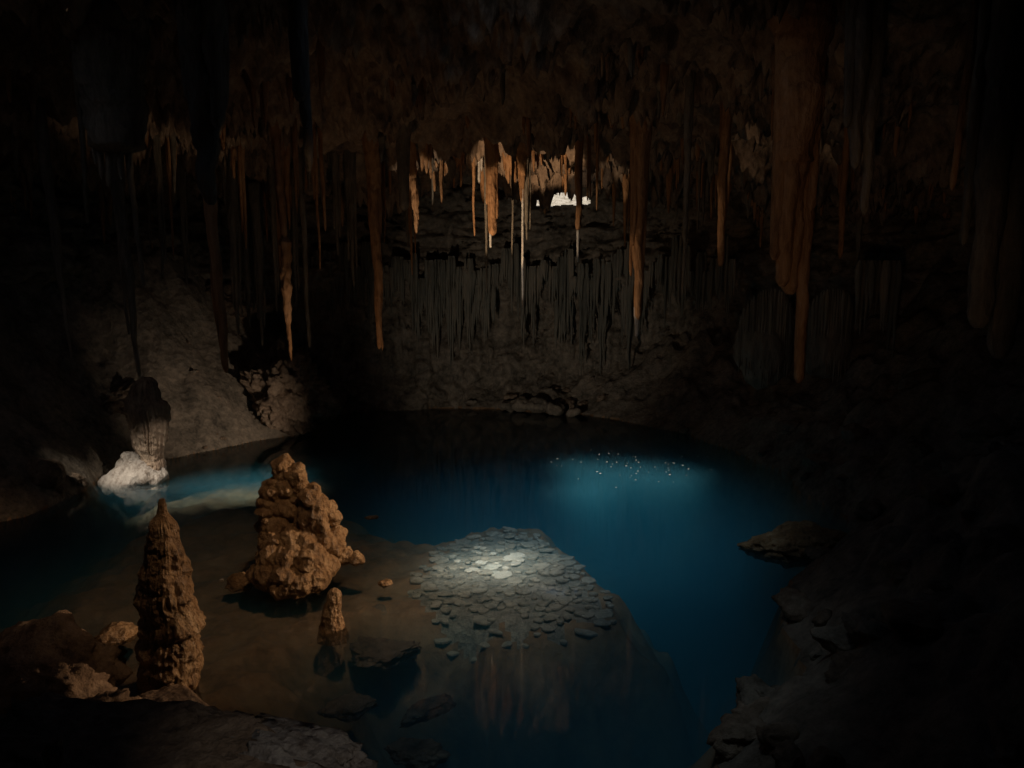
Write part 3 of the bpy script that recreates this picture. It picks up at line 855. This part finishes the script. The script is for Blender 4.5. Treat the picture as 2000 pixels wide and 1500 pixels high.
# ------------------------------------------------------------------ stalagmites
def profile_mite(name, prof, Y0, mat, seed, depth=0.9, fl=(), lump=0.05, rough=0.05, parent=None, sides=150, step=0.022, drip=0.02):
    """prof rows: (py, left px, right px), top to bottom, standing at distance Y0"""
    py = np.array([p[0] for p in prof], float); l = np.array([p[1] for p in prof], float); r = np.array([p[2] for p in prof], float)
    zz = np.array([P(1000, y, Y0)[2] for y in py]); xl = np.array([P(a, y, Y0)[0] for a, y in zip(l, py)]); xr = np.array([P(a, y, Y0)[0] for a, y in zip(r, py)])
    o_z = np.arange(zz[0], zz[-1], -step)
    XL = np.interp(-o_z, -zz, xl); XR = np.interp(-o_z, -zz, xr)
    kk = np.hanning(7); kk /= kk.sum()
    XL = np.convolve(np.pad(XL, 3, 'edge'), kk, 'valid'); XR = np.convolve(np.pad(XR, 3, 'edge'), kk, 'valid')
    c = (XL + XR) / 2; rad = (XR - XL) / 2
    base = np.array([c[-1], Y0, 0.0])
    th = np.linspace(0, 2 * math.pi, sides, endpoint=False)
    T, Kk = np.meshgrid(th, np.arange(len(o_z)))
    x = np.cos(T) * rad[Kk]; y = np.sin(T) * rad[Kk] * depth
    q = np.stack([x + c[Kk], y, o_z[Kk]], -1).reshape(-1, 3)
    dd = lump * fbm(q * 2.2, 3, seed) + rough * fbm(q * 7, 4, seed + 4, 0.6) + rough * 0.5 * ridged(q * 3.5, 3, seed + 6)
    dd += drip * ridged(np.stack([np.cos(T).ravel() * 6, np.sin(T).ravel() * 6, q[:, 2] * 0.5], 1), 2, seed + 11)
    for za, zb, amp in fl:                       # fluted bands between two heights
        band = smooth(zb - .05, zb + .1, q[:, 2]) * smooth(za + .05, za - .1, q[:, 2])
        dd += band * amp * ridged(np.stack([np.cos(T).ravel() * 8, np.sin(T).ravel() * 8, q[:, 2] * 0.25], 1), 2, seed + 9)
    dd -= 0.035
    edge = np.clip(rad / 0.2, 0.25, 1)[Kk].ravel()
    q[:, 0] += np.cos(T).ravel() * dd * edge - base[0]
    q[:, 1] += np.sin(T).ravel() * dd * edge
    v = np.concatenate([q, [[c[0] - base[0], 0, o_z[0] + 0.02]]])
    f = grid_faces(len(o_z), sides, True)
    j = np.arange(sides)
    f = np.concatenate([f, np.stack([np.full(sides, len(q)), (j + 1) % sides, j, j], 1)])
    o = mesh_obj(name, *tri_fix(v, f), mat, parent)
    o.location = base
    return o

# tall tiered stalagmite on the left
Yl = G(335, 1340)[1]
o = profile_mite("stalagmite", [(975, 311, 323), (985, 309, 325), (1005, 308, 326), (1018, 300, 338), (1040, 297, 348), (1060, 288, 354), (1085, 283, 362), (1110, 279, 368),
                                (1140, 276, 371), (1160, 275, 373), (1172, 279, 370), (1178, 277, 378), (1190, 277, 388), (1210, 277, 393), (1228, 280, 392), (1237, 284, 378),
                                (1248, 280, 388), (1262, 274, 386), (1275, 272, 394), (1283, 280, 384), (1295, 276, 393), (1315, 272, 393), (1335, 276, 389), (1350, 280, 384), (1400, 262, 400)],
                 Yl, M_MITE, 701, 0.9, [(P(0, 1155, Yl)[2], P(0, 1180, Yl)[2], 0.05), (P(0, 1205, Yl)[2], P(0, 1240, Yl)[2], 0.035)], 0.06, 0.032)
tag(o, "tall tiered brown stalagmite with a narrow dark cap rising at the pool's left shore", "stalagmite")

# small stalagmite in the shallows
Ys = G(652, 1225)[1]
o = profile_mite("stalagmite", [(1150, 646, 658), (1155, 641, 664), (1165, 639, 668), (1175, 638, 668), (1185, 632, 667), (1200, 626, 668), (1215, 623, 670), (1228, 622, 676), (1250, 618, 684)],
                 Ys, M_MITE, 702, 0.9, (), 0.03, 0.025, sides=100, step=0.015)
tag(o, "small stubby stalagmite with a pale rounded top standing alone in the shallow water", "stalagmite")

# dark-headed stalagmite with white foot
Yw_ = 22.4
root = bpy.data.objects.new("stalagmite", None); S.collection.objects.link(root); root.location = (0, 0, 0)
col = profile_mite("column", [(737, 276, 292), (743, 266, 300), (755, 258, 307), (768, 253, 311), (782, 247, 312), (788, 246, 326), (800, 249, 327), (815, 256, 325), (840, 262, 323),
                              (865, 267, 319), (880, 272, 316), (890, 276, 320), (905, 279, 322), (920, 280, 323), (950, 270, 330)],
                   Yw_, rock_mat("column_calcite", ((0.16, 0.11, 0.08), (0.34, 0.25, 0.18), (0.50, 0.40, 0.30)), 2.0, 0.6, 0.8, 0.1, 22), 703, 0.85,
                   [(P(0, 795, Yw_)[2], P(0, 885, Yw_)[2], 0.055)], 0.05, 0.03, root, 160, 0.03, 0.03)
bl = []
def fb(px, py, r, dy=0.0, k3=(1, 1, 1)):
    c = P(px, py, Yw_ + dy); s = r / F * Yw_
    bl.append((c, (s * k3[0], s * k3[1], s * k3[2])))
for a in ((303, 895, 15), (310, 910, 12), (300, 914, 17), (285, 916, 18, -.1), (270, 917, 19, -.1), (255, 914, 17, 0), (262, 894, 11, .1), (250, 893, 11, .1), (240, 906, 12, .1), (240, 926, 18, -.2),
          (224, 935, 16, -.2), (208, 943, 14, -.2), (282, 932, 20, -.3), (258, 938, 20, -.35), (236, 948, 18, -.4), (216, 953, 14, -.4), (302, 934, 18, -.2), (316, 928, 10, -.1)):
    fb(*a)
foot = blobs_mesh("foot", bl, 0.06, M_FOOT, 0.055, 704, 3.0, 0.03, parent=root, pits=0.03)
foot["label"] = "white flowstone foot spreading to the water"
tag(root, "dark-headed fluted stalagmite standing on a white sunlit flowstone foot at the left shore", "stalagmite")

# the great knobbly stalagmite in the middle
Yc = G(590, 1150)[1]
bl = []
for px, py, r, dy in ((556, 893, 8, .25), (552, 912, 23, .25), (558, 928, 22, .25), (584, 935, 19, .1), (581, 916, 12, .2), (590, 950, 13, .1),
                      (534, 957, 26, .2), (559, 955, 25, .2), (577, 969, 18, .15), (525, 985, 22, .15), (552, 992, 26, .1), (575, 1000, 22, .1),
                      (613, 957, 15, .1), (605, 975, 24, .0), (622, 985, 20, .0), (609, 1003, 28, .0), (600, 1022, 26, 0), (622, 1022, 24, 0), (640, 990, 16, .2), (652, 1012, 15, .2), (660, 1045, 18, .15),
                      (520, 1025, 18, .1), (541, 1028, 28, .0), (535, 1057, 30, -.1), (570, 1058, 34, -.1), (597, 1054, 30, -.1), (630, 1056, 28, 0), (655, 1068, 22, .0),
                      (538, 1090, 36, -.25), (568, 1094, 36, -.35), (604, 1091, 38, -.3), (633, 1100, 30, -.15), (528, 1122, 34, -.4), (560, 1126, 36, -.5), (590, 1132, 30, -.5), (618, 1127, 28, -.4),
                      (645, 1108, 17, -.1), (552, 1146, 26, -.6), (508, 1120, 22, -.3), (575, 1150, 16, -.65), (672, 1085, 18, .1), (695, 1092, 14, .1)):
    c = P(px, py, Yc + 0.2 + dy)
    bl.append((c, r / F * Yc * 0.95))
c = P(513, 1001, Yc + .1)
bl.append((c, (0.16, 0.16, 0.035)))
for z_ in (0.1, 0.2, 0.3, 0.42):
    bl.append((c + np.array([0.04, 0.02, -z_]), (0.12 - z_ * .08, 0.13, 0.09)))
o = blobs_mesh("stalagmite", bl, 0.024, M_MITE, 0.06, 720, 4.0, 0.014, pits=0.04)
tag(o, "great knobbly orange-brown stalagmite with twin summits standing in the middle of the shallows", "stalagmite")

# ------------------------------------------------------------------ boulders and stones
def gr(name, label, px, py, size, seed, mat=M_BOULD, z=0.0, **kw):
    g = G(px, py, z)
    return add_rock(name, label, "rock", (g[0], g[1], z), size, seed, mat, **kw)
gr("boulder", "two-tiered rounded grey boulder at the far left shore", 78, 968, (0.62, 0.6, 0.5), 31, M_BOULD, 0.1, cuts=3, rough=.05)
gr("boulder", "smooth dome-shaped boulder sitting on the two-tiered boulder at the far left", 84, 925, (0.52, 0.5, 0.5), 32, M_BOULD, 0.75, cuts=2, rough=.04, lump=.12)
gr("boulder", "ragged pale rock between the rounded boulder and the white flowstone foot", 140, 945, (0.35, 0.3, 0.3), 33, M_BOULD, 0.2)
gr("boulder", "brown slanting slab at the foot of the tall tiered stalagmite", 350, 1395, (0.78, 0.5, 0.26), 34, M_BOULD, 0.15, rz=-0.35, ty=0.22, cuts=14, lump=.12, rough=.06)
gr("boulder", "huge dark boulder filling the lower left corner behind the slab", 90, 1330, (1.55, 1.0, 0.75), 35, M_BOULD, 0.3, rz=-0.25, cuts=14)
gr("boulder", "small angular rock wedged between huge dark boulder and slab", 215, 1385, (0.35, 0.35, 0.25), 36, M_BOULD, 0.35, cuts=12)
gr("boulder", "little pale-faced rock next to the slab's left end", 256, 1375, (0.15, 0.14, 0.12), 37, M_BOULD, 0.3, cuts=12, sub=4)
gr("boulder", "low brown rock awash left of the tall tiered stalagmite", 228, 1240, (0.34, 0.3, 0.16), 38, M_MITE, 0.02, sub=4)
gr("rock_ledge", "rough pale grey ledge of rock in the near foreground at the bottom", 560, 1510, (1.35, 0.62, 0.25), 39, M_FOOT, 1.22, rz=-0.45, cuts=6, rough=.22, lump=.2)
gr("rock_ledge", "dark crusty shoulder of rock in the near bottom left corner", 250, 1500, (2.0, 0.9, 0.42), 40, M_BOULD, 1.25, rz=-0.22, cuts=6, rough=.2, lump=.2)
gr("boulder", "little light brown upright stone near the bottom left corner", 104, 1478, (0.09, 0.09, 0.15), 41, M_MITE, 1.95, sub=4)
gr("boulder", "low rock with white pebble beside the great knobbly stalagmite's left foot", 470, 1136, (0.30, 0.28, 0.16), 42, M_MITE, 0.0)
gr("stone", "small bright white pebble left of the great knobbly stalagmite", 433, 1133, (0.05, 0.04, 0.035), 43, M_PALE, 0.08, sub=3)
gr("stone", "thin oval stone just breaking the water right of the great knobbly stalagmite", 726, 1010, (0.17, 0.15, 0.05), 44, M_MITE, 0.02, sub=4)
gr("stone", "dark wedge stone in the warm shallows right of the great knobbly stalagmite's foot", 751, 1140, (0.16, 0.14, 0.07), 45, M_MITE, 0.0, sub=4)
gr("boulder", "large sunken slab at the bottom right of the small stubby stalagmite", 745, 1275, (0.72, 0.55, 0.22), 46, M_BOULD, -0.55, cuts=12, rz=.2)
gr("boulder", "sunken rectangular rock lying slanted below the pool's lower middle", 835, 1385, (0.62, 0.26, 0.17), 47, M_BOULD, -0.75, rz=0.75, cuts=16, lump=.08)
gr("boulder", "sunken dim slab left of the slanted rectangular rock", 690, 1380, (0.5, 0.34, 0.14), 48, M_BOULD, -0.7, rz=.5, cuts=14)
gr("boulder", "sunken flat rock at the bottom edge of the picture under the slanted one", 815, 1470, (0.42, 0.3, 0.14), 49, M_BOULD, -0.6, cuts=14)
gr("boulder", "round dark sunken rock above the large sunken slab", 745, 1200, (0.3, 0.3, 0.16), 50, M_BOULD, -0.55)
gr("boulder", "reddish rock island at the pool's right shore", 1555, 1062, (1.2, 0.85, 0.42), 56, M_MITE, -0.02, cuts=4, rz=.1)
for k_, (px, py, s, z, lab) in enumerate([(1485, 1395, .34, .3, "grey cracked rock highest of the small pile at the lower right shore"), (1425, 1450, .30, .2, "greyish sloping rock at the left of the lower right pile"),
                                          (1525, 1440, .27, .6, "light brown knobbly rock in the middle of the lower right pile"), (1540, 1478, .22, .7, "flat yellowish rock under the light brown knobbly one at lower right"),
                                          (1615, 1490, .22, .8, "round tan rock on the bottom edge, right of the lower right pile"), (1690, 1450, .3, .7, "dim reddish rock right of the round tan one"),
                                          (1620, 1120, .4, .5, "dim reddish rock below the island at the right shore"), (1840, 1135, .7, 1.4, "long reddish-brown rock on the dark right bank"),
                                          (1975, 1450, .3, 1.6, "small grey rock in the bottom right corner"), (1560, 1190, .5, .3, "low dark rock at the right waterline below the island"),
                                          (1700, 1330, .55, 1.0, "dark angular rock on the lower right bank")]):
    gr("boulder", lab, px, py, (s, s * .8, s * .62), 60 + k_, M_BOULD, z, sub=4, rz=k_ * 1.3)
# rock outcrop at the left back shore
def crag(name, label, loc, size, seed, mat, sub=6, rz=0.0):
    v, f = rock_geo((1, 1, 1), seed, sub, 7, 0.10, 0.35, 1.6)
    n_ = v / np.linalg.norm(v, axis=1)[:, None]
    a_, b_, vv_ = cells(v * 2.3 + 0.5 * fbm(v * 2, 3, seed)[:, None], seed + 3)
    d_ = 0.22 * (vv_ - 0.5) * smooth(0, 0.15, b_ - a_) - 0.16 * smooth(0.10, 0.0, b_ - a_) + 0.05 * fbm(v * 7, 4, seed + 1, 0.6)
    v = rotz((v + n_ * d_[:, None]) * np.array(size), rz)
    o = mesh_obj(name, v, f, mat)
    o.location = loc
    tag(o, label, "rock")
    return o
crag("rock_outcrop", "craggy fissured rock outcrop at the back left shore beside the dark hollow", P(545, 775, 29.2), (1.75, 1.5, 1.75), 730, M_BOULD)
crag("rock_outcrop", "craggy brown rocks on the left bank just behind the dark-headed stalagmite", P(205, 795, 25.5), (1.3, 1.0, 1.0), 732, M_BOULD)
crag("rock_outcrop", "upper block of dark crags on the left bank behind the fluted hanging bundle", P(215, 720, 28), (1.9, 1.1, 1.4), 733, M_BOULD)
crag("rock_outcrop", "black layered crags high on the back left bank under the spear-shaped stalactite", P(400, 610, 31.5), (2.3, 1.2, 1.3), 734, M_BOULD)
bl = []
for px, py, r, Y in ((1050, 792, 22, 33.5), (1020, 790, 20, 33.8), (1085, 798, 18, 33), (990, 795, 14, 33.9), (1120, 806, 14, 32.8)):
    bl.append((P(px, py, Y), (r / F * Y, r / F * Y, r / F * Y * .6)))
o = blobs_mesh("rock_outcrop", bl, 0.08, M_WALL, 0.12, 731, 1.6, 0.0, pits=0.15)
tag(o, "low lumpy rock at the far waterline under the back wall's centre", "rock")

# rubble along the shores
rub = [add_rock("rubble_rock", "x", "rock", (0, 0, 0), (1, .8, .6), 950 + k_, M_BOULD if k_ % 2 else M_WALL, sub=4, cuts=12, rough=.1) for k_ in range(8)]
rubm = [o.data for o in rub]
for o in rub: bpy.data.objects.remove(o)
rg = random.Random(55)
def scatter(n, box, smin, smax, where):
    k_ = 0
    gs = np.array([G(rg.uniform(box[0], box[2]), rg.uniform(box[1], box[3]))[:2] for _ in range(300)])
    for g, z_ in zip(gs, floor_z(gs[:, 0], gs[:, 1])):
        if k_ >= n: break
        z_ = float(z_)
        if z_ < -0.15 or z_ > 5: continue
        s = smin + (smax - smin) * rg.random() ** 2
        j_ = rg.randrange(8)
        o = bpy.data.objects.new("rubble_rock", rubm[j_])
        o.location = (g[0], g[1], z_ + s * .15)
        o.scale = (s, s, s * rg.uniform(.7, 1.1)); o.rotation_euler = (rg.uniform(-.3, .3), rg.uniform(-.3, .3), rg.uniform(0, 6.3))
        S.collection.objects.link(o)
        size = "small" if s < smin + (smax - smin) * .25 else "bigger"
        tone = "brown" if j_ % 2 else "grey"
        tag(o, f"{size} angular {tone} rubble rock {where}", "rock", f"{size} {tone} rubble {where}")
        k_ += 1
scatter(16, (1400, 1180, 1900, 1490), .15, .5, "on the near right bank")
scatter(16, (1560, 940, 1990, 1180), .2, .7, "on the middle right bank")
scatter(16, (1250, 830, 1600, 960), .2, .55, "at the far right shore")
scatter(14, (350, 840, 520, 885), .06, .2, "on the waterline behind the sunlit green shallows")
scatter(16, (640, 795, 1200, 822), .15, .5, "under the back wall by the water")
scatter(12, (0, 1180, 260, 1320), .12, .35, "around the huge dark boulder at left")

# flat stones on the sunken mound
def slab_mesh(seed):
    rg = np.random.RandomState(seed)
    n = rg.randint(5, 8)
    ang = np.sort(rg.uniform(0, 2 * math.pi, n)); 
    ang = np.linspace(0, 2 * math.pi, n, endpoint=False) + rg.uniform(-.3, .3, n)
    rr = rg.uniform(.8, 1.25, n)
    m = 28
    th = np.linspace(0, 2 * math.pi, m, endpoint=False)
    cxy = np.stack([np.cos(ang) * rr, np.sin(ang) * rr], 1); cxy = np.concatenate([cxy, cxy[:1]])
    tt = np.linspace(0, n, m, endpoint=False)
    pt = np.stack([np.interp(tt, np.arange(n + 1), cxy[:, 0]), np.interp(tt, np.arange(n + 1), cxy[:, 1])], 1)
    pr = np.hypot(pt[:, 0], pt[:, 1]) * (1 + 0.07 * noise(np.stack([pt[:, 0] * 4, pt[:, 1] * 4, pt[:, 0] * 0 + seed], 1), seed)); th = np.arctan2(pt[:, 1], pt[:, 0])
    v, f = [], []
    rings = [(0.88, -1), (1.0, -.5), (1.0, .35), (.93, .8), (.6, 1.0), (.25, 1.0)]
    for a, z in rings:
        zz = z * .5 + .12 * noise(np.stack([np.cos(th) * 1.5 * a, np.sin(th) * 1.5 * a, th * 0 + seed], 1), seed) * (z > 0)
        v.append(np.stack([np.cos(th) * pr * a, np.sin(th) * pr * a * .72, zz], 1))
    v = np.concatenate(v)
    f = grid_faces(len(rings), m, True)
    j = np.arange(m)
    v = np.concatenate([v, [[0, 0, -.5], [0, 0, .5]]])
    f = np.concatenate([f, np.stack([np.full(m, len(v) - 2), (j + 1) % m, j, j], 1), np.stack([np.full(m, len(v) - 1), (len(rings) - 1) * m + j, (len(rings) - 1) * m + (j + 1) % m, (len(rings) - 1) * m + (j + 1) % m], 1)])
    return tri_fix(v, f)
slabs = []
for k_ in range(14):
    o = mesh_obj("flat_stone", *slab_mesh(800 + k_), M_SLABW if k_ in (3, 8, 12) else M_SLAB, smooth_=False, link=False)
    slabs.append(o.data)
rg = random.Random(31)
placed = []
mn, mx = MOUND.min(0), MOUND.max(0)
tries = 0
while len(placed) < 298 and tries < 60000:
    tries += 1
    x = rg.uniform(mn[0] - .8, mx[0] + .3); y = rg.uniform(mn[1] - .5, mx[1] + .5)
    dm = float(sdist(np.array([x]), np.array([y]), MOUND)[0])
    if dm < -0.12: continue
    s = rg.choice([.07, .08, .09, .11, .13, .16, .20]) * (1.2 if y < 14 else 1.0)
    if any((x - a) ** 2 + ((y - b) * 1.35) ** 2 < ((s + c) * .56) ** 2 for a, b, c in placed): continue
    placed.append((x, y, s))
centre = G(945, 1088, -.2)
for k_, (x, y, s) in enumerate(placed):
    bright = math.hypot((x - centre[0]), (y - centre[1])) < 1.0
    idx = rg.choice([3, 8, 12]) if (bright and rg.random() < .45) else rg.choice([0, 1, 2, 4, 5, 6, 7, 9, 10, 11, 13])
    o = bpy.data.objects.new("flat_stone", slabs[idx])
    o.location = (x, y, floor_at(x, y) + .035)
    o.scale = (s, s, rg.uniform(.035, .07))
    o.rotation_euler = (rg.uniform(-.12, .12), rg.uniform(-.12, .12), rg.uniform(-.6, .6))
    S.collection.objects.link(o)
    tone = "pale cream" if idx in (3, 8, 12) else "grey"
    size = "small" if s < .13 else "mid-sized" if s < .18 else "large"
    reg = "in the sunlit patch" if math.hypot(x - centre[0], y - centre[1]) < .9 else "on the far slope" if y > centre[1] + .9 else "on the left flank" if x < centre[0] - .8 else "on the right flank" if x > centre[0] + .9 else "on the near slope"
    tag(o, f"{size} {tone} flat stone {reg} of the sunken stone mound", "stone", f"{size} {tone} flat stones {reg} of the mound")

# floating flecks on the blue water
fm = bpy.data.materials.new("fleck"); fm.use_nodes = True
fm.node_tree.nodes["Principled BSDF"].inputs["Base Color"].default_value = (0.62, 0.62, 0.55, 1)
fm.node_tree.nodes["Principled BSDF"].inputs["Roughness"].default_value = 0.9
fleck = []
for k_ in range(5):
    v, f = rock_geo((1, .7, .18), 900 + k_, 2, 5, .1, .3)
    fleck.append(mesh_obj("floating_fleck", v, f, fm, link=False).data)
rg = random.Random(12)
for k_ in range(70):
    while True:
        px = rg.gauss(1225, 95); py = rg.gauss(903, 28)
        if 1050 < px < 1400 and 862 < py < 955 and (px - 1080) * 0.05 + 850 < py: break
    g = G(px, py)
    o = bpy.data.objects.new("floating_fleck", fleck[k_ % 5])
    o.location = (g[0], g[1], 0.006)
    s = rg.choice([.013, .017, .022, .032])
    o.scale = (s * 1.2, s, s)
    o.rotation_euler = (0, 0, rg.uniform(0, 6))
    S.collection.objects.link(o)
    tag(o, "tiny pale fleck floating on the brightest blue water", "leaf fleck", "flecks floating on the blue water")
